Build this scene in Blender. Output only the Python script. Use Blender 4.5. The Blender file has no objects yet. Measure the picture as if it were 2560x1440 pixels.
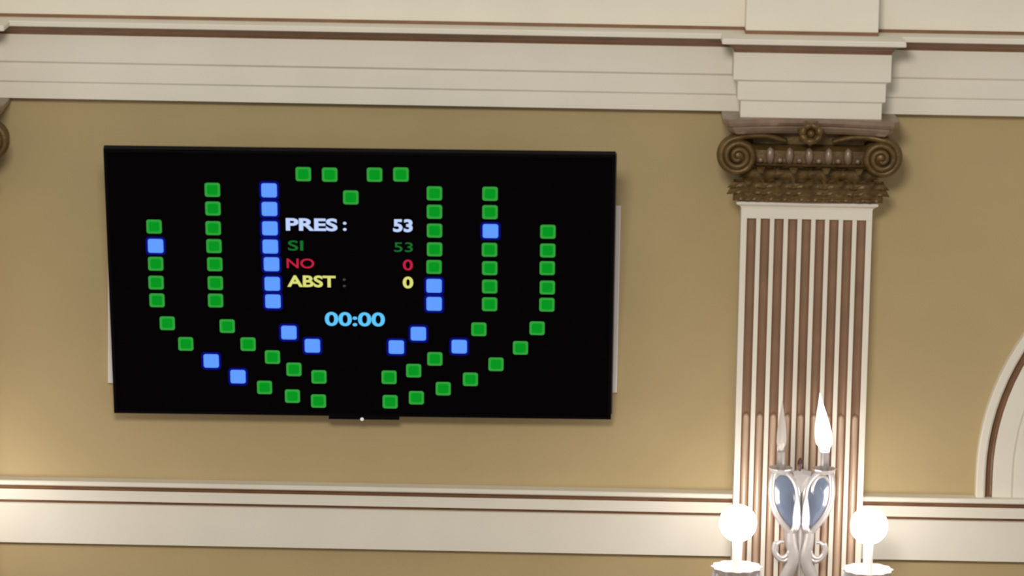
import bpy, bmesh, math, random
from mathutils import Vector, Matrix, Euler
random.seed(7)
S = bpy.context.scene
C = S.collection
PI = math.pi

# ------------------------------------------------------------------ camera
cam_d = bpy.data.cameras.new('camera'); cam = bpy.data.objects.new('camera', cam_d); C.objects.link(cam)
cam_d.sensor_width = 36.0; cam_d.sensor_fit = 'HORIZONTAL'; cam_d.lens = 142.776
cam_d.clip_end = 200
cam_d.dof.use_dof = True; cam_d.dof.focus_distance = 17.0; cam_d.dof.aperture_fstop = 4.5   # slightly soft phone zoom
r_ = Vector((0.9997555, 0.014717, 0.01650275)); u_ = Vector((-0.01891512, 0.18267568, 0.98299126)); f_ = Vector((-0.01145203, 0.98306307, -0.18290939))
cam.matrix_world = Matrix(((r_.x, u_.x, -f_.x, 0.16309), (r_.y, u_.y, -f_.y, -14.0), (r_.z, u_.z, -f_.z, 7.30485), (0, 0, 0, 1)))
S.camera = cam

# ------------------------------------------------------------------ world, light, exposure
w = bpy.data.worlds.new('hall_light'); S.world = w; w.use_nodes = True
bg = w.node_tree.nodes['Background']; bg.inputs[0].default_value = (1.0, 0.96, 0.90, 1); bg.inputs[1].default_value = 0.425
def area(name, loc, target, size, power, col):
    l = bpy.data.lights.new(name, 'AREA'); l.shape = 'RECTANGLE'; l.size, l.size_y = size; l.energy = power; l.color = col
    o = bpy.data.objects.new(name, l); C.objects.link(o); o.location = loc
    o.rotation_euler = (Vector(target) - Vector(loc)).to_track_quat('-Z', 'Y').to_euler()
    return o
area('ceiling_chandelier_light', (-0.5, -9.0, 8.7), (0.0, 0, 4.3), (1.8, 1.2), 370, (1.0, 0.94, 0.85))
S.view_settings.view_transform = 'Standard'; S.view_settings.look = 'None'
S.view_settings.exposure = 0.0; S.view_settings.gamma = 1.0; S.view_settings.use_curve_mapping = False

# ------------------------------------------------------------------ materials
def lin(c):
    return tuple(((v/255)/12.92 if v/255 <= .04045 else ((v/255+.055)/1.055)**2.4) for v in c)
def mat(name, srgb, rough=.6, metal=0., spec=.5, noise=0., nscale=8., bump=0., bscale=60., trans=0., emit=None, estr=0., ior=1.45, coat=0.):
    m = bpy.data.materials.new(name); m.use_nodes = True; nt = m.node_tree; b = nt.nodes['Principled BSDF']
    col = lin(srgb)
    b.inputs['Base Color'].default_value = (*col, 1); b.inputs['Roughness'].default_value = rough
    b.inputs['Metallic'].default_value = metal; b.inputs['Specular IOR Level'].default_value = spec
    b.inputs['IOR'].default_value = ior; b.inputs['Transmission Weight'].default_value = trans; b.inputs['Coat Weight'].default_value = coat; b.inputs['Coat Roughness'].default_value = .32
    if emit: b.inputs['Emission Color'].default_value = (*lin(emit), 1); b.inputs['Emission Strength'].default_value = estr
    if noise or bump:
        tc = nt.nodes.new('ShaderNodeTexCoord')
    if noise:
        n = nt.nodes.new('ShaderNodeTexNoise'); n.inputs['Scale'].default_value = nscale; n.inputs['Detail'].default_value = 4
        nt.links.new(tc.outputs['Object'], n.inputs['Vector'])
        r = nt.nodes.new('ShaderNodeValToRGB')
        r.color_ramp.elements[0].position = .3; r.color_ramp.elements[1].position = .7
        r.color_ramp.elements[0].color = (*[v*(1-noise) for v in col], 1); r.color_ramp.elements[1].color = (*[min(1, v*(1+noise)) for v in col], 1)
        nt.links.new(n.outputs['Fac'], r.inputs['Fac']); nt.links.new(r.outputs['Color'], b.inputs['Base Color'])
    if bump:
        n2 = nt.nodes.new('ShaderNodeTexNoise'); n2.inputs['Scale'].default_value = bscale; n2.inputs['Detail'].default_value = 5
        nt.links.new(tc.outputs['Object'], n2.inputs['Vector'])
        bn = nt.nodes.new('ShaderNodeBump'); bn.inputs['Strength'].default_value = bump; bn.inputs['Distance'].default_value = .004
        nt.links.new(n2.outputs['Fac'], bn.inputs['Height']); nt.links.new(bn.outputs['Normal'], b.inputs['Normal'])
    return m
def emis(name, srgb, s=1.):
    m = bpy.data.materials.new(name); m.use_nodes = True; nt = m.node_tree; nt.nodes.clear()
    e = nt.nodes.new('ShaderNodeEmission'); e.inputs[0].default_value = (*lin(srgb), 1); e.inputs[1].default_value = s
    o = nt.nodes.new('ShaderNodeOutputMaterial'); nt.links.new(e.outputs[0], o.inputs[0]); return m
M = dict(
    wall=mat('khaki_plaster', (179, 159, 118), .75, spec=.25, noise=.05, nscale=2.2, bump=.15, bscale=40),
    cream=mat('cream_paint', (226, 220, 205), .55, spec=.35, noise=.025, nscale=5, bump=.08, bscale=30),
    brown=mat('brown_paint', (128, 94, 66), .4, spec=.5, noise=.14, nscale=14, bump=.1),
    flute=mat('brown_flute_paint', (142, 108, 82), .38, metal=.3, spec=.6, coat=.6, noise=.12, nscale=10, bump=.15, bscale=35),
    cable=mat('pale_brown_reed_paint', (190, 162, 136), .34, metal=.1, spec=.6, noise=.08, nscale=12, coat=.7),
    gilt=mat('aged_gilding', (100, 78, 42), .42, metal=.3, spec=.5, noise=.3, nscale=26, bump=.5, bscale=50),
    gilt_pale=mat('worn_gilding', (140, 118, 98), .36, metal=.25, spec=.6, noise=.18, nscale=20, bump=.3, bscale=40),
    gilt_bright=mat('bright_gilding', (196, 168, 112), .3, metal=.3, spec=.6, noise=.1, nscale=20),
    floor=mat('oak_floor', (120, 86, 56), .45, noise=.2, nscale=6),
    black=mat('black_plastic', (3, 2, 5), .6, spec=.1),
    edge=mat('grey_plastic', (70, 62, 60), .4),
    screen=mat('black_display_glass', (3, 1, 6), .28, spec=.12),
    panel=mat('white_panel', (226, 222, 214), .4, noise=.01),
    steel=mat('dark_steel', (60, 60, 62), .35, metal=.8),
    silver=mat('pale_silvered_metal', (184, 178, 174), .32, metal=.4, spec=.7, noise=.06, nscale=30),
    darkmetal=mat('dark_bronze', (84, 60, 60), .4, metal=.4),
    pane=mat('blue_grey_glass', (108, 118, 138), .14, spec=.8, trans=.25, noise=.12, nscale=12),
    crystal=mat('clear_crystal', (246, 246, 252), .1, spec=.9, trans=.45),
    dish=mat('frosted_crystal', (214, 206, 206), .22, spec=.8, trans=.35, noise=.1, nscale=40),
    candle=mat('ivory_candle_tube', (236, 230, 224), .45),
    unlit=mat('frosted_flame_glass', (240, 234, 228), .25, spec=.7, trans=.5),
    glow=emis('lit_globe', (255, 248, 244), 24.0),
    flame=emis('lit_flame', (255, 246, 236), 2.2),
    led=emis('white_indicator', (235, 230, 225), .9),
    green=emis('screen_green', (8, 148, 32)), green_rim=emis('screen_green_rim', (52, 158, 60)),
    blue=emis('screen_blue', (98, 158, 255)), blue_halo=emis('screen_blue_halo', (10, 14, 122)),  # deep blue outer ring is camera bloom painted around the blue squares
    t_white=emis('screen_white_text', (192, 212, 255)), t_green=emis('screen_green_text', (24, 112, 44)),
    t_red=emis('screen_red_text', (196, 34, 66)), t_yellow=emis('screen_yellow_text', (220, 222, 122)), t_cyan=emis('screen_cyan_text', (96, 200, 255)),
    t_dim=emis('screen_dim_text', (70, 70, 56)),
)

# ------------------------------------------------------------------ helpers
def obj(name, bm, mats, parent=None, smooth=False, loc=None):
    me = bpy.data.meshes.new(name)
    bmesh.ops.recalc_face_normals(bm, faces=bm.faces)
    bm.to_mesh(me); bm.free()
    for m in (mats if isinstance(mats, (list, tuple)) else [mats]): me.materials.append(M[m])
    if smooth:
        for p in me.polygons: p.use_smooth = True
    o = bpy.data.objects.new(name, me); C.objects.link(o)
    if parent: o.parent = parent
    if loc: o.location = loc
    return o
def tag(o, label, cat, group=None, kind=None):
    o['label'] = label; o['category'] = cat
    if group: o['group'] = group
    if kind: o['kind'] = kind
    return o
def empty(name, loc, label, cat, group=None):
    o = bpy.data.objects.new(name, None); C.objects.link(o); o.location = loc; o.empty_display_size = .1
    return tag(o, label, cat, group)
def dup(root, loc, label):
    r = root.copy(); C.objects.link(r); r.location = loc; r['label'] = label
    for ch in list(root.children):
        c = ch.copy(); C.objects.link(c); c.parent = r
        for g in ch.children:
            d = g.copy(); C.objects.link(d); d.parent = c
    return r
def box(bm, x0, x1, y0, y1, z0, z1, mi=0, bevel=0.):
    vs = [bm.verts.new((x, y, z)) for x in (x0, x1) for y in (y0, y1) for z in (z0, z1)]
    q = [(0, 1, 3, 2), (4, 6, 7, 5), (0, 4, 5, 1), (2, 3, 7, 6), (0, 2, 6, 4), (1, 5, 7, 3)]
    fs = [bm.faces.new([vs[i] for i in f]) for f in q]
    for f in fs: f.material_index = mi
    if bevel:
        es = list({e for f in fs for e in f.edges})
        r = bmesh.ops.bevel(bm, geom=es, offset=bevel, segments=2, affect='EDGES', profile=.5)
        for f in r['faces']: f.material_index = mi
def grid(bm, rows, closed_u=False, closed_v=False, mi=0, mrow=None):
    V = [[bm.verts.new(p) for p in row] for row in rows]
    n, m = len(V), len(V[0])
    for i in range(n if closed_v else n-1):
        for j in range(m if closed_u else m-1):
            a, b, c, d = V[i][j], V[i][(j+1) % m], V[(i+1) % n][(j+1) % m], V[(i+1) % n][j]
            f = bm.faces.new((a, b, c, d)); f.material_index = (mrow[i] if mrow else mi)
    return V
def tube(bm, pts, rad, seg=10, flat=1., cap=True, closed=False, mi=0):
    """tube along pts; rad number or list; flat squashes across the local second axis"""
    P = [Vector(p) for p in pts]; n = len(P); rows = []
    for i, p in enumerate(P):
        a = P[(i-1) % n] if (closed or i) else P[0]; b = P[(i+1) % n] if (closed or i < n-1) else P[-1]
        t = (b-a).normalized(); s = t.cross(Vector((0, 1, 0)))
        if s.length < 1e-3: s = t.cross(Vector((1, 0, 0)))
        s.normalize(); q = s.cross(t).normalized(); r = rad[i] if isinstance(rad, (list, tuple)) else rad
        rows.append([p + s*math.cos(2*PI*k/seg)*r + q*math.sin(2*PI*k/seg)*r*flat for k in range(seg)])
    V = grid(bm, rows, closed_u=True, closed_v=closed, mi=mi)
    if cap and not closed:
        bm.faces.new(V[0]).material_index = mi; bm.faces.new(V[-1]).material_index = mi
def smooth_path(pts, k=8, closed=False):
    P = [Vector(p) for p in pts]; n = len(P); out = []
    for i in range(n if closed else n-1):
        g = lambda j: P[j % n] if closed else P[max(0, min(n-1, j))]
        p0, p1, p2, p3 = g(i-1), g(i), g(i+1), g(i+2)
        for s in range(k):
            t = s/k
            out.append(.5*((2*p1) + (p2-p0)*t + (2*p0-5*p1+4*p2-p3)*t*t + (3*p1-p0-3*p2+p3)*t**3))
    if not closed: out.append(P[-1])
    return out
def lathe(bm, prof, cx=0, cy=0, seg=32, scallop=0., lobes=12, mi=0):
    rows = [[(cx+(r*(1+scallop*math.cos(lobes*2*PI*k/seg)))*math.cos(2*PI*k/seg), cy+(r*(1+scallop*math.cos(lobes*2*PI*k/seg)))*math.sin(2*PI*k/seg), z) for k in range(seg)] for r, z in prof]
    V = grid(bm, rows, closed_u=True, mi=mi)
    for R_ in (V[0], V[-1]):
        try: bm.faces.new(R_).material_index = mi
        except ValueError: pass

# ------------------------------------------------------------------ the setting
PX = 1.0165; PL = -2.055                 # pilaster axes along the wall
X0, X1 = -5.0, 6.5
bm = bmesh.new(); box(bm, X0, X1, 0.0, .3, 0, 9.8)
tag(obj('wall_back', bm, 'wall'), 'khaki plaster wall of the hall behind the voting screen', 'wall', kind='structure')
bm = bmesh.new(); box(bm, X0, X1, -.3-14, .3, -.15, 0)
tag(obj('floor', bm, 'floor'), 'brown wooden hall floor below the wall', 'floor', kind='structure')
# cream attic band over the cornice, with a block standing out over each pilaster
bm = bmesh.new(); box(bm, X0, X1, -.012, .0, 5.63, 9.8)
for cx in (PL, PX): box(bm, cx-.2275, cx+.2275, -.12, -.011, 5.636, 9.8, bevel=.003)
tag(obj('wall_upper', bm, 'cream'), 'cream upper wall above the dark lined cornice', 'wall', kind='structure')

# entablature: fascias, brown cavetto, fillet; breaks forward over the pilasters
prof = [(.0, 5.347, 0), (.05, 5.347, 0), (.05, 5.402, 0), (.0555, 5.4085, 0), (.0555, 5.471, 0), (.0625, 5.4785, 0), (.0625, 5.5715, 1),
        (.068, 5.580, 1), (.084, 5.589, 1), (.093, 5.597, 1), (.104, 5.6025, 1), (.1165, 5.605, 0), (.121, 5.607, 0), (.121, 5.620, 0), (.117, 5.6245, 0), (.013, 5.6255, 1), (.0135, 5.637, 1), (.005, 5.638, 1)]
Q = .144
rows = []
for p, z, _ in prof:
    pl = [(X0, -p, z)]
    for cx in (PL, PX):
        h = .2415 if z <= 5.402 else .253 if z < 5.472 else .269 if z < 5.572 else max(.2705, .1915+p)
        q = Q if p > .02 else .109
        if p <= .02: h = .2285
        if z < 5.36 and p < .01: h = .2415
        pl += [(cx-h, -p, z), (cx-h, -p-q, z), (cx+h, -p-q, z), (cx+h, -p, z)]
    pl.append((X1, -p, z)); rows.append(pl)
bm = bmesh.new(); grid(bm, rows, mrow=[a[2] for a in prof])
# underside of the forward blocks
for cx in (PL, PX):
    bm.faces.new([bm.verts.new(v) for v in ((cx-.2415, 0, 5.3472), (cx+.2415, 0, 5.3472), (cx+.2415, -.194, 5.3472), (cx-.2415, -.194, 5.3472))])
tag(obj('trim_1', bm, ['cream', 'brown']), 'cream stepped cornice with dark brown band above the screen', 'cornice', kind='structure')

# belt course under the screen
bp = [(.0, 3.7545, 0), (.030, 3.7545, 0), (.030, 3.8975, 0), (.034, 3.9025, 1), (.031, 3.9045, 1), (.034, 3.912, 1), (.045, 3.9145, 0), (.045, 3.952, 0), (.047, 3.9535, 1), (.041, 3.956, 1), (.044, 3.967, 1),
      (.058, 3.970, 0), (.062, 3.974, 0), (.062, 3.984, 0), (.058, 3.9875, 0), (0, 3.9875, 0)]
bm = bmesh.new()
for a, b in ((X0, PL-.2265), (PL+.2265, PX-.2265), (PX+.2265, X1)):
    V = grid(bm, [[(a, -p, z), (b, -p, z)] for p, z, _ in bp], mrow=[q[2] for q in bp])
tag(obj('trim_2', bm, ['cream', 'brown']), 'cream belt moulding with two brown lines below the screen', 'moulding', kind='structure')

# arch on the right: archivolt and its filled field
AX, AZ, AB_ = 2.555, 4.076, 3.9875
def arch_path(r, n=48):
    pts = [(AX-r, AB_), (AX-r, (AB_+AZ)/2)]
    pts += [(AX-r*math.cos(PI*k/n), AZ+r*math.sin(PI*k/n)) for k in range(n+1)]
    return pts + [(AX+r, (AB_+AZ)/2), (AX+r, AB_)]
ap = [(.909, 0, 0), (.908, .036, 0), (.904, .04, 0), (.882, .04, 0), (.876, .036, 1), (.868, .022, 1), (.860, .020, 1), (.853, .024, 1), (.850, .030, 0), (.783, .030, 0), (.780, .024, 0), (.776, .024, 0), (.773, .029, 0), (.66, .029, 0), (.655, .0, 0)]
bm = bmesh.new(); grid(bm, [[(x, -p, z) for x, z in arch_path(r)] for r, p, _ in ap], mrow=[a[2] for a in ap])
tag(obj('trim_3', bm, ['cream', 'brown'], smooth=False), 'cream arch moulding with brown line at the right edge', 'arch moulding', kind='structure')
bm = bmesh.new()
vs = [bm.verts.new((x, -.012, z)) for x, z in arch_path(.66)]; bm.faces.new(vs)
tag(obj('wall_arch_field', bm, 'cream'), 'cream filled field inside the arch moulding', 'wall', kind='structure')

# ------------------------------------------------------------------ pilasters
def leaf(bm, x, z0, y0, wd, ht, proj, lobes=5, lean=0., mi=0):
    """curling acanthus leaf standing on the bell at depth y0"""
    n, m = 16, 9; rows = []
    for i in range(n+1):
        t = i/n
        # profile: up along the bell, then rolls outward and down
        if t < .7: yy = -proj*.22*math.sin(t/.7*PI/2); zz = ht*.93*t/.7
        else:
            a = (t-.7)/.3*PI*.95; rr = proj*.39
            yy = -proj*.22 - rr*(1-math.cos(a)); zz = ht*.93 + rr*.55*math.sin(a) - (t-.7)*ht*.12
        wv = wd*.5*(.55+.62*math.sin(PI*min(1, t*1.02)**.8))*(1+.16*math.sin(t*lobes*2*PI))*(1 if t < .72 else max(.04, math.sqrt(max(0, 1-((t-.72)/.285)**2))))
        row = []
        for j in range(m):
            s = -1+2*j/(m-1)
            ridge = .006*math.cos(s*PI*2.5)*(1-t*.5) + .012*(1-s*s)
            row.append((x+s*wv+lean*t, y0+yy-ridge, z0+zz - abs(s)*.010*math.sin(t*lobes*2*PI)))
        rows.append(row)
    grid(bm, rows, mi=mi)
def pilaster(cx, label):
    root = empty('pilaster', (cx, -.0015, 0), label, 'pilaster', 'fluted pilasters along the wall')
    hw, p = .2265, .13
    # shaft with nine flutes
    pitch = .0475; gw = .0325
    line = [(-hw, 0, 0), (-hw, -p, 0)]
    for k in range(9):
        c = (k-4)*pitch
        line.append((c-gw/2, -p, 0))
        for j in range(1, 9):
            a = PI*j/9; line.append((c-math.cos(a)*gw/2, -p+math.sin(a)*.0135, 1))
        line.append((c+gw/2, -p, 1))
    line += [(hw, -p, 0), (hw, 0, 0)]
    bm = bmesh.new(); z0, z1 = .55, 4.988
    for a, b in zip(line[:-1], line[1:]):
        f = bm.faces.new([bm.verts.new((a[0], a[1], z0)), bm.verts.new((b[0], b[1], z0)), bm.verts.new((b[0], b[1], z1)), bm.verts.new((a[0], a[1], z1))]); f.material_index = b[2]
    bmesh.ops.remove_doubles(bm, verts=bm.verts, dist=1e-5)
    bmesh.ops.holes_fill(bm, edges=bm.edges, sides=0)
    obj('shaft', bm, ['cream', 'flute'], root)
    # reeds filling the lower part of each flute
    for k in range(9):
        bm = bmesh.new(); c = (k-4)*pitch; rr = .0118
        rows = [[(c-r*math.cos(PI*j/10), -p+.0115-r*math.sin(PI*j/10), zz) for j in range(11)] for r, zz in ((rr, .56), (rr, 4.278), (rr*.93, 4.284), (rr*.72, 4.289), (rr*.35, 4.292), (.0004, 4.293))]
        grid(bm, rows); obj('flute_reed', bm, 'cable', root, smooth=True)
    # neck block with a splayed lip
    bm = bmesh.new()
    sec = [(0, 4.986), (0.0, 5.020), (.003, 5.028), (.015, 5.036), (.018, 5.038), (.018, 5.046), (.012, 5.048)]
    rows = [[(-hw-d, 0, z), (-hw-d, -p-.002-d, z), (hw+d, -p-.002-d, z), (hw+d, 0, z)] for d, z in sec]
    V = grid(bm, rows); bm.faces.new(V[0]); bm.faces.new(V[-1])
    obj('neck_band', bm, 'cream', root)
    bm = bmesh.new(); box(bm, -hw-.04, hw+.04, -p-.05, 0, 0, .45, bevel=.01); box(bm, -hw-.02, hw+.02, -p-.025, 0, .45, .56, bevel=.012)
    obj('base', bm, 'cream', root)
    # capital
    bm = bmesh.new(); cap_rows = []
    for d, z in ((.006, 5.047), (.011, 5.052), (.011, 5.058), (.004, 5.063), (-.004, 5.068), (-.004, 5.16), (.004, 5.168), (.018, 5.176), (.020, 5.184), (.010, 5.187), (.008, 5.228), (-.012, 5.240), (-.035, 5.246), (-.036, 5.285), (.03, 5.302)):
        cap_rows.append([(-hw-d, 0, z), (-hw-d, -p-d-.01, z), (-hw*.5, -p-d-.018, z), (0, -p-d-.022, z), (hw*.5, -p-d-.018, z), (hw+d, -p-d-.01, z), (hw+d, 0, z)])
    grid(bm, cap_rows)
    cap = obj('capital', bm, 'gilt', root)
    for k in range(4):
        bm = bmesh.new(); leaf(bm, (k-1.5)*.112, 5.060, -p-.022, .115, .112, .085, 4); obj('acanthus_leaf', bm, 'gilt', cap, smooth=True)
    for k in range(5):
        bm = bmesh.new(); leaf(bm, (k-2)*.105, 5.056, -p-.030, .108, .070, .07, 4); obj('acanthus_leaf', bm, 'gilt', cap, smooth=True)
    for k in range(5):
        x = (k-2)*.067; bm = bmesh.new(); rows = []
        for a in range(9):
            t = a/8; rr = .0155*math.sin(PI*t)**.4 if 0 < t < 1 else .0005
            rows.append([(x+rr*math.cos(2*PI*q/12), -p-.036+rr*math.sin(2*PI*q/12), 5.180+.062*t) for q in range(12)])
        grid(bm, rows, closed_u=True); obj('egg', bm, 'gilt_pale', cap, smooth=True)
    for k in range(6):
        bm = bmesh.new(); bmesh.ops.create_icosphere(bm, subdivisions=2, radius=.0105, matrix=Matrix.Translation(((k-2.5)*.067, -p-.038, 5.196)))
        obj('bead', bm, 'gilt_pale', cap, smooth=True)
    # volutes on the corners
    for s in (-1, 1):
        bm = bmesh.new(); pts = []; rad = []
        n = 90
        for k in range(n+1):
            t = k/n; a = PI*.5 + t*2.6*2*PI; r = .056*(1-t)**.8 + .007
            dx, dz = math.cos(a)*r, math.sin(a)*r
            pts.append((s*.246 - s*dx, -p-.055-.028*t, 5.213+dz)); rad.append(.0155*(1-t*.45))
        # band joining the volute to the bell centre
        lead = [(s*.08, -p-.02, 5.262), (s*.15, -p-.035, 5.281), (s*.21, -p-.05, 5.283)]
        P = smooth_path(lead+[pts[0]], 6)[:-1] + [Vector(q) for q in pts]
        R_ = [.009+.0065*min(1, i/18) for i in range(18)] + rad
        tube(bm, P, R_, seg=10, flat=1.6)
        rows = [[(s*.246+r*math.cos(2*PI*q/28), y, 5.213+r*math.sin(2*PI*q/28)) for q in range(28)] for r, y in ((.058, -p+.06), (.058, -p-.05), (.045, -p-.062), (.01, -p-.08), (.001, -p-.081))]
        grid(bm, rows, closed_u=True)
        obj('volute', bm, 'gilt', cap, smooth=True)
    # abacus with hollow front and cut corners
    bm = bmesh.new(); rows = []
    def plan(d):
        W_, P_ = .292+d, .115+d
        pts = [(-W_, 0)] + [(-W_, -p-P_+.03)] + [(-W_+.02, -p-P_)]
        for k in range(1, 16):
            t = -1+2*k/16; pts.append((t*(W_-.02), -p-P_+.055*(1-t*t)))
        return pts + [(W_-.02, -p-P_), (W_, -p-P_+.03), (W_, 0)]
    for d, z in ((-.02, 5.292), (-.012, 5.300), (-.006, 5.312), (-.006, 5.318), (.004, 5.322), (.010, 5.332), (.010, 5.343), (.006, 5.3465)):
        rows.append([(x, y, z) for x, y in plan(d)])
    V = grid(bm, rows); bm.faces.new(V[0]); bm.faces.new(V[-1])
    obj('abacus', bm, 'gilt_pale', cap)
    # flower in the middle of the abacus
    bm = bmesh.new(); cy, cz = -p-.085, 5.300
    for k in range(7):
        a = 2*PI*k/7+.2; rows = []
        for i in range(7):
            t = i/6; wv = .018*math.sin(PI*min(.96, t*.85+.12)); r = .010+.038*t
            rows.append([(math.cos(a)*r - math.sin(a)*s*wv, cy-.022*math.sin(t*PI)-.006*(1-s*s), cz+math.sin(a)*r*.95+math.cos(a)*s*wv) for s in (-1, -.5, 0, .5, 1)])
        grid(bm, rows)
    bmesh.ops.create_icosphere(bm, subdivisions=2, radius=.014, matrix=Matrix.Translation((0, cy-.014, cz)))
    box(bm, -.02, .02, cy-.004, -p-.03, cz-.02, cz+.02)
    obj('rosette', bm, 'gilt', cap, smooth=True)
    return root
main_pil = pilaster(PX, 'cream pilaster with brown flutes right of the screen, its full gilded capital in view')
dup(main_pil, (PL, -.0015, 0), 'cream pilaster at the far left edge, only the corner of its gilded capital in view')

# ------------------------------------------------------------------ wall sconces
def sconce(cx, label):
    root = empty('sconce', (cx, -.134, 3.66), label, 'wall lamp', 'wall sconces on the pilasters')
    Y = -.09                       # plane of the scroll frame, local
    z = lambda v: v-3.66
    L = lambda s, pts: [(s*u, Y, z(v)) for u, v in pts]
    bm = bmesh.new()
    rows = []
    for r, y in ((.001, -.028), (.03, -.026), (.045, -.018), (.052, -.006), (.052, 0)):
        rows.append([(r*math.cos(2*PI*k/32), y, z(3.88)+2.6*r*math.sin(2*PI*k/32)*.9) for k in range(32)])
    grid(bm, rows, closed_u=True); box(bm, -.012, .012, Y, 0, z(3.90), z(3.93)); box(bm, -.012, .012, Y, 0, z(3.80), z(3.83))
    obj('backplate', bm, 'silver', root, smooth=False)
    for s in (-1, 1):
        # heart shaped lobe
        bm = bmesh.new()
        ring = smooth_path([(s*u, Y, z(v)) for u, v in ((-.096, 4.112), (-.1055, 4.06), (-.102, 4.005), (-.082, 3.955), (-.052, 3.915), (-.030, 3.895), (-.014, 3.935), (-.012, 3.99), (-.014, 4.045), (-.030, 4.085), (-.060, 4.112))], 7, True)
        tube(bm, ring, .0118, 10, 1.1, closed=True)
        leg = smooth_path(L(s, ((-.034, 3.905), (-.030, 3.86), (-.022, 3.815), (-.028, 3.775), (-.048, 3.73), (-.062, 3.69), (-.05, 3.655), (-.02, 3.65))), 7)
        n = len(leg); tube(bm, leg, [.0155+.007*math.sin(PI*i/(n-1)) for i in range(n)], 10, .8)
        c = [( -.062+.027*math.cos(a)*(1-.25*i/20), 3.834+.034*math.sin(a)*(1-.25*i/20)) for i, a in enumerate([(-.1-1.55*PI*i/20) for i in range(21)])]
        tube(bm, [(s*u, Y, z(v)) for u, v in c], [.0095-.003*i/20 for i in range(21)], 8, 1.2)
        tube(bm, smooth_path(L(s, ((-.034, 3.812), (-.045, 3.795), (-.062, 3.793), (-.08, 3.806), (-.09, 3.833), (-.085, 3.858))), 6), .0085, 8, 1.2)
        tube(bm, smooth_path(L(s, ((-.098, 4.075), (-.078, 4.098), (-.052, 4.09), (-.038, 4.06), (-.042, 4.032), (-.062, 4.022), (-.074, 4.04), (-.064, 4.058))) if s < 0 else L(s, ((-.098, 4.085), (-.08, 4.104), (-.055, 4.104))), 6), .0075, 8, 1.4)
        obj('scroll_frame', bm, 'silver', root, smooth=True)
        # glass filling of the lobe
        bm = bmesh.new(); cxl = sum(p.x for p in ring)/len(ring); czl = sum(p.z for p in ring)/len(ring)
        rr = [[(cxl+(p.x-cxl)*k, Y+dy, czl+(p.z-czl)*k) for p in ring] for k, dy in ((1, .004), (.8, -.004), (.45, -.010), (.1, -.012))]
        V = grid(bm, rr, closed_u=True); bm.faces.new(V[-1])
        rr = [[(cxl+(p.x-cxl)*k, Y+.006, czl+(p.z-czl)*k) for p in ring] for k in (1, .1)]
        V = grid(bm, rr, closed_u=True); bm.faces.new(V[-1])
        obj('glass_panel', bm, 'pane', root)
        # crystal drop in the middle
        bm = bmesh.new(); lathe(bm, [(.001, z(4.035)), (.006, z(4.02)), (.011, z(3.99)), (.0145, z(3.955)), (.014, z(3.93)), (.009, z(3.912)), (.001, z(3.905))], s*.0155, Y-.026, 12)
        obj('crystal_drop', bm, 'crystal', root)
        # upright flame bulb on its own little tray
        tx = s*.076
        bm = bmesh.new(); lathe(bm, [(.012, z(4.108)), (.030, z(4.112)), (.040, z(4.124)), (.041, z(4.128)), (.034, z(4.127)), (.02, z(4.122)), (.014, z(4.122)), (.014, z(4.185)), (.010, z(4.188)), (.001, z(4.188))], tx, Y-.012, 30, .03, 10)
        obj('drip_tray', bm, 'silver', root, smooth=False)
        top = 4.395 if s > 0 else 4.365; wd = .030 if s > 0 else .017
        bm = bmesh.new(); rows = []; n = 14
        for i in range(n+1):
            t = i/n; r = wd*(math.sin(PI*min(1, t*.9+.1)**.62))**1.1*(1-.12*t) + .0008
            if t < .08: r *= .75
            bend = -.024*t if s > 0 else .0
            rows.append([(tx+bend+r*math.cos(2*PI*k/20), Y-.012+r*math.sin(2*PI*k/20), z(4.187+(top-4.187)*t)) for k in range(20)])
        V = grid(bm, rows, closed_u=True); bm.faces.new(V[0]); bm.faces.new(V[-1])
        fb = obj('flame_bulb', bm, 'flame' if s > 0 else 'unlit', root, smooth=True)
        fb['label'] = 'lit white flame shaped bulb' if s > 0 else 'unlit slim flame shaped bulb'
        # long arm, dish, candle tube and globe
        bx = s*.2255
        bm = bmesh.new()
        arm = smooth_path([(s*.02, Y, z(3.70)), (s*.07, Y-.05, z(3.665)), (s*.14, Y-.11, z(3.655)), (s*.20, Y-.15, z(3.68)), (bx, Y-.16, z(3.73)), (bx, Y-.16, z(3.785))], 7)
        tube(bm, arm, .009, 10)
        obj('arm', bm, 'silver', root, smooth=True)
        bm = bmesh.new(); lathe(bm, [(.008, z(3.765)), (.035, z(3.768)), (.066, z(3.784)), (.082, z(3.806)), (.086, z(3.809)), (.080, z(3.804)), (.06, z(3.791)), (.03, z(3.780)), (.01, z(3.782))], bx, Y-.16, 72, .045, 12)
        d = obj('drip_dish', bm, 'dish', root)
        for k in range(12):
            bm = bmesh.new(); a = 2*PI*k/12; lathe(bm, [(.001, z(3.795)), (.005, z(3.785)), (.0085, z(3.765)), (.006, z(3.748)), (.001, z(3.738))], bx+.080*math.cos(a), Y-.16+.080*math.sin(a), 8)
            obj('crystal_pendant', bm, 'crystal', d, smooth=True)
        bm = bmesh.new(); lathe(bm, [(.0165, z(3.782)), (.0165, z(3.915)), (.012, z(3.918))], bx, Y-.16, 20)
        obj('candle_tube', bm, 'candle', root, smooth=False)
        bm = bmesh.new()
        bmesh.ops.create_uvsphere(bm, u_segments=32, v_segments=20, radius=.064, matrix=Matrix.Translation((bx, Y-.16, z(3.963))))
        obj('globe_bulb', bm, 'glow', root, smooth=True)
    bm = bmesh.new()
    tube(bm, smooth_path(L(1, ((-.03, 4.098), (0, 4.085), (.03, 4.098))), 8), .010, 10, 1.2)
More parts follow.
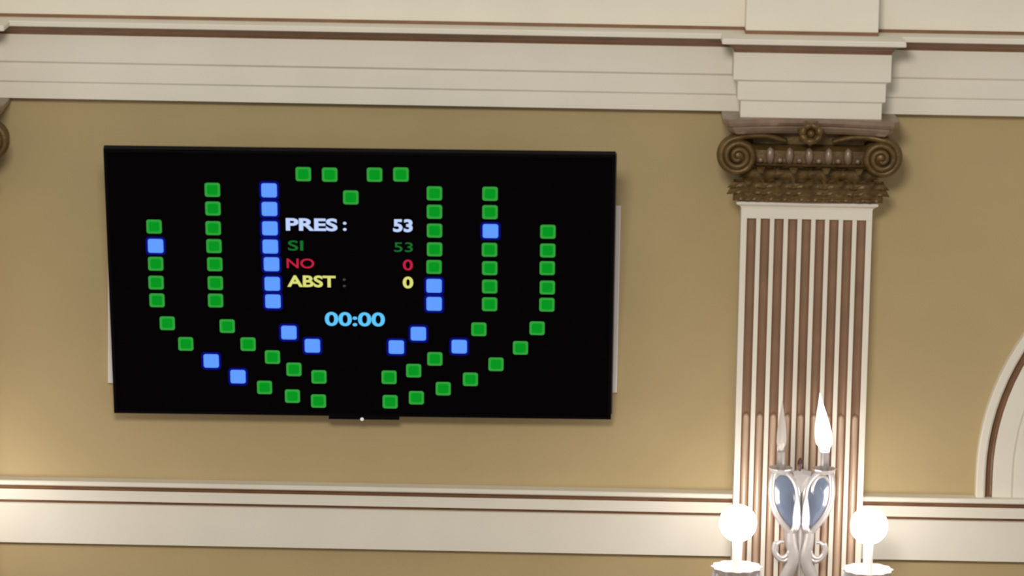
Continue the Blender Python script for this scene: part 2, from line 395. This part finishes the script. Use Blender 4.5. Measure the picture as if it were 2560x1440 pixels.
    rows = [[(x*k, Y+dy, z(4.075+(v-4.075)*k)) for x, v in ((-.034, 4.112), (0, 4.12), (.034, 4.112), (.02, 4.06), (0, 4.035), (-.02, 4.06))] for k, dy in ((1, .008), (1, -.004), (.7, -.012), (.05, -.015))]
    V = grid(bm, rows, closed_u=True); bm.faces.new(V[-1]); bm.faces.new(V[0])
    tube(bm, L(1, ((0, 3.93), (0, 3.64))), .006, 8)
    obj('centre_crest', bm, 'silver', root)
    bm = bmesh.new(); lathe(bm, [(.003, z(4.115)), (.004, z(4.125)), (.009, z(4.135)), (.010, z(4.145)), (.006, z(4.157)), (.001, z(4.163))], -.008, Y-.004, 16)
    obj('finial', bm, 'darkmetal', root, smooth=True)
    return root
sc = sconce(1.022, 'silvery crystal wall lamp on the fluted pilaster right of the screen')
dup(sc, (PL-.014, -.134, 3.66), 'matching crystal wall lamp on the pilaster at the left edge, outside the picture')

# ------------------------------------------------------------------ white panel behind the screen
bm = bmesh.new(); box(bm, -1.417, .3755, -.022, 0, 4.336, 5.002, bevel=.003)
tag(obj('wall_panel', bm, 'panel'), 'plain white board on the wall behind the black voting screen', 'board')

# ------------------------------------------------------------------ voting screen
tv = empty('voting_screen', (-.51954, -.22, 4.73735), 'large black screen showing green and blue squares and vote counts', 'screen')
tv.rotation_euler = (.26293, -.00646, 0)
HW, HH = .87192, .50636
bm = bmesh.new()
# rounded housing ring and back shell
def ringrow(w_, h_, y): return [(-w_, y, -h_), (w_, y, -h_), (w_, y, h_), (-w_, y, h_)]
grid(bm, [ringrow(HW-.012, HH-.012, .003), ringrow(HW-.011, HH-.011, -.001), ringrow(HW-.001, HH-.001, -.001), ringrow(HW, HH, .001), ringrow(HW, HH, .030), ringrow(HW-.03, HH-.03, .045), ringrow(HW*.6, HH*.6, .075)], closed_u=True)
bm.faces.ensure_lookup_table()
bm.faces.new([bm.verts.new(v) for v in ringrow(HW*.6, HH*.6, .075)])
obj('frame', bm, 'black', tv)
bm = bmesh.new(); box(bm, -HW+.0115, HW-.0115, .0025, .012, -HH+.0115, HH-.0115)
scr = obj('display', bm, 'screen', tv)
bm = bmesh.new(); box(bm, HW-.0005, HW+.004, .004, .026, -HH+.02, HH-.004); obj('side_trim', bm, 'edge', tv)
bm = bmesh.new(); box(bm, -.118, .130, -.003, .026, -HH-.0115, -HH+.001, bevel=.002)
lip = obj('sensor_bar', bm, 'black', tv)
bm = bmesh.new(); bmesh.ops.create_uvsphere(bm, u_segments=14, v_segments=8, radius=.0062, matrix=Matrix.Translation((-.001, -.004, -HH-.009)))
obj('indicator_light', bm, 'led', lip, smooth=True)['label'] = 'small white light'
bm = bmesh.new()
box(bm, -.30, .30, .074, .082, -.16, .16, bevel=.003)
for s in (-1, 1): box(bm, s*.22-.02, s*.22+.02, .075, .10, -.2, .22, bevel=.003)
br = obj('mounting_plate', bm, 'steel', tv)
bm = bmesh.new()
iw = Euler((.26293, -.00646, 0)).to_matrix().inverted()
def tl(x, y, z_): return iw @ (Vector((x, y, z_)) - tv.location)
for s in (-1, 1):
    for dz in (-.12, .10):
        a = Vector((s*.2, .085, dz)); wpt = Euler((.26293, -.00646, 0)).to_matrix() @ a + tv.location
        tube(bm, [a, tl(wpt.x, -.022, wpt.z-.01)], .012, 10)
obj('wall_bracket', bm, 'steel', tv)

# squares on the display (centre x, centre z on the screen, metres)
GREEN = [(-0.192, 0.42), (-0.102, 0.419), (0.051, 0.421), (0.141, 0.423), (-0.031, 0.335), (-0.708, 0.216), (-0.707, 0.075), (-0.708, 0.003), (-0.707, -0.065), (-0.674, -0.153), (-0.612, -0.232), (-0.341, -0.398), (-0.244, -0.431), (-0.153, -0.449), (-0.504, 0.357), (-0.504, 0.287), (-0.505, 0.213), (-0.504, 0.145), (-0.503, 0.076), (-0.503, 0.004), (-0.504, -0.063), (-0.466, -0.161), (-0.395, -0.23), (-0.311, -0.279), (-0.237, -0.326), (-0.15, -0.354), (0.255, 0.354), (0.255, 0.285), (0.255, 0.214), (0.255, 0.143), (0.253, 0.076), (0.445, 0.355), (0.445, 0.286), (0.444, 0.144), (0.445, 0.074), (0.445, 0.004), (0.445, -0.064), (0.408, -0.161), (0.255, -0.278), (0.181, -0.325), (0.095, -0.352), (0.644, 0.215), (0.644, 0.144), (0.643, 0.077), (0.644, 0.003), (0.643, -0.063), (0.61, -0.154), (0.553, -0.231), (0.468, -0.296), (0.379, -0.356), (0.284, -0.394), (0.19, -0.431), (0.098, -0.448)]
BLUE = [(-0.705, 0.143), (-0.525, -0.297), (-0.433, -0.357), (-0.31, 0.358), (-0.31, 0.288), (-0.31, 0.215), (-0.31, 0.146), (-0.307, 0.079), (-0.306, 0.004), (-0.305, -0.063), (-0.252, -0.183), (-0.171, -0.233), (0.253, 0.004), (0.253, -0.065), (0.198, -0.181), (0.121, -0.234), (0.447, 0.215), (0.34, -0.229)]
def rrect(w_, h_, r, n=4):
    o = []
    for cx, cz, a0 in ((w_-r, h_-r, 0), (-w_+r, h_-r, PI/2), (-w_+r, -h_+r, PI), (w_-r, -h_+r, 1.5*PI)):
        o += [(cx+r*math.cos(a0+PI/2*k/n), cz+r*math.sin(a0+PI/2*k/n)) for k in range(n+1)]
    return o
def square_mesh(name, wo, ho, ro, wi, hi, ri, mo, mi_):
    bm = bmesh.new(); A = [bm.verts.new((x, 0, z_)) for x, z_ in rrect(wo, ho, ro)]; B = [bm.verts.new((x, -.0002, z_)) for x, z_ in rrect(wi, hi, ri)]
    n = len(A)
    for i in range(n): bm.faces.new((A[i], A[(i+1) % n], B[(i+1) % n], B[i])).material_index = 0
    bm.faces.new(B).material_index = 1
    me = bpy.data.meshes.new(name); bm.to_mesh(me); bm.free(); me.materials.append(M[mo]); me.materials.append(M[mi_]); return me
gm = square_mesh('green_square', .0262, .0262, .008, .0185, .0185, .007, 'green_rim', 'green')
bmh = square_mesh('blue_square', .0345, .0345, .014, .0265, .0262, .008, 'blue_halo', 'blue')
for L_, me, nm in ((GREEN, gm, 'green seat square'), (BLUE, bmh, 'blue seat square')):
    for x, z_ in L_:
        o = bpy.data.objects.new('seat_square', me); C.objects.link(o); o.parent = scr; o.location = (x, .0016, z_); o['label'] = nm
# lettering
def text_verts(s, bold, res=6):
    cu = bpy.data.curves.new('t', 'FONT'); cu.body = s; cu.offset = bold; cu.resolution_u = res; cu.fill_mode = 'FRONT'
    to = bpy.data.objects.new('t', cu); C.objects.link(to)
    dg = bpy.context.evaluated_depsgraph_get(); me = bpy.data.meshes.new_from_object(to.evaluated_get(dg))
    V = [v.co.copy() for v in me.vertices]; F = [list(p.vertices) for p in me.polygons]
    bpy.data.objects.remove(to); bpy.data.curves.remove(cu); bpy.data.meshes.remove(me)
    return V, F
def lettering(items, mats, label, name='lettering'):
    bm = bmesh.new()
    for s, x0, x1, z0, z1, bold, mi_ in items:
        V, F = text_verts(s, bold)
        ax, bx = min(v.x for v in V), max(v.x for v in V); az, bz = min(v.y for v in V), max(v.y for v in V)
        W_ = [bm.verts.new((x0+(v.x-ax)/(bx-ax)*(x1-x0), .0012, z0+(v.y-az)/(bz-az)*(z1-z0))) for v in V]
        for f in F:
            try: bm.faces.new([W_[i] for i in f]).material_index = mi_
            except ValueError: pass
    o = obj(name, bm, mats, scr); o['label'] = label; return o
lettering([('PRES', -.255, -.078, .207, .255, .034, 0)], ['t_white'], 'pale blue PRES lettering')
lettering([(':', -.059, -.047, .209, .243, .02, 0)], ['t_white'], 'pale blue colon', 'colon')
lettering([('53', .113, .180, .207, .256, .036, 0)], ['t_white'], 'pale blue 53', 'digits')
lettering([('SI', -.249, -.197, .132, .170, .012, 0)], ['t_green'], 'dark green SI lettering')
lettering([('53', .116, .180, .132, .168, .004, 0)], ['t_green'], 'dark green 53', 'digits')
lettering([('NO', -.255, -.160, .065, .102, .012, 0)], ['t_red'], 'red NO lettering')
lettering([('0', .146, .180, .062, .103, .014, 0)], ['t_red'], 'red 0', 'digits')
lettering([('ABST', -.254, -.087, -.007, .038, .030, 0)], ['t_yellow'], 'yellow ABST lettering')
lettering([(':', -.062, -.052, -.005, .028, .0, 0)], ['t_dim'], 'dim colon', 'colon')
lettering([('0', .145, .181, -.007, .038, .032, 0)], ['t_yellow'], 'yellow 0', 'digits')
lettering([('00:00', -.126, .082, -.155, -.101, .026, 0)], ['t_cyan'], 'light blue 00:00', 'digits')
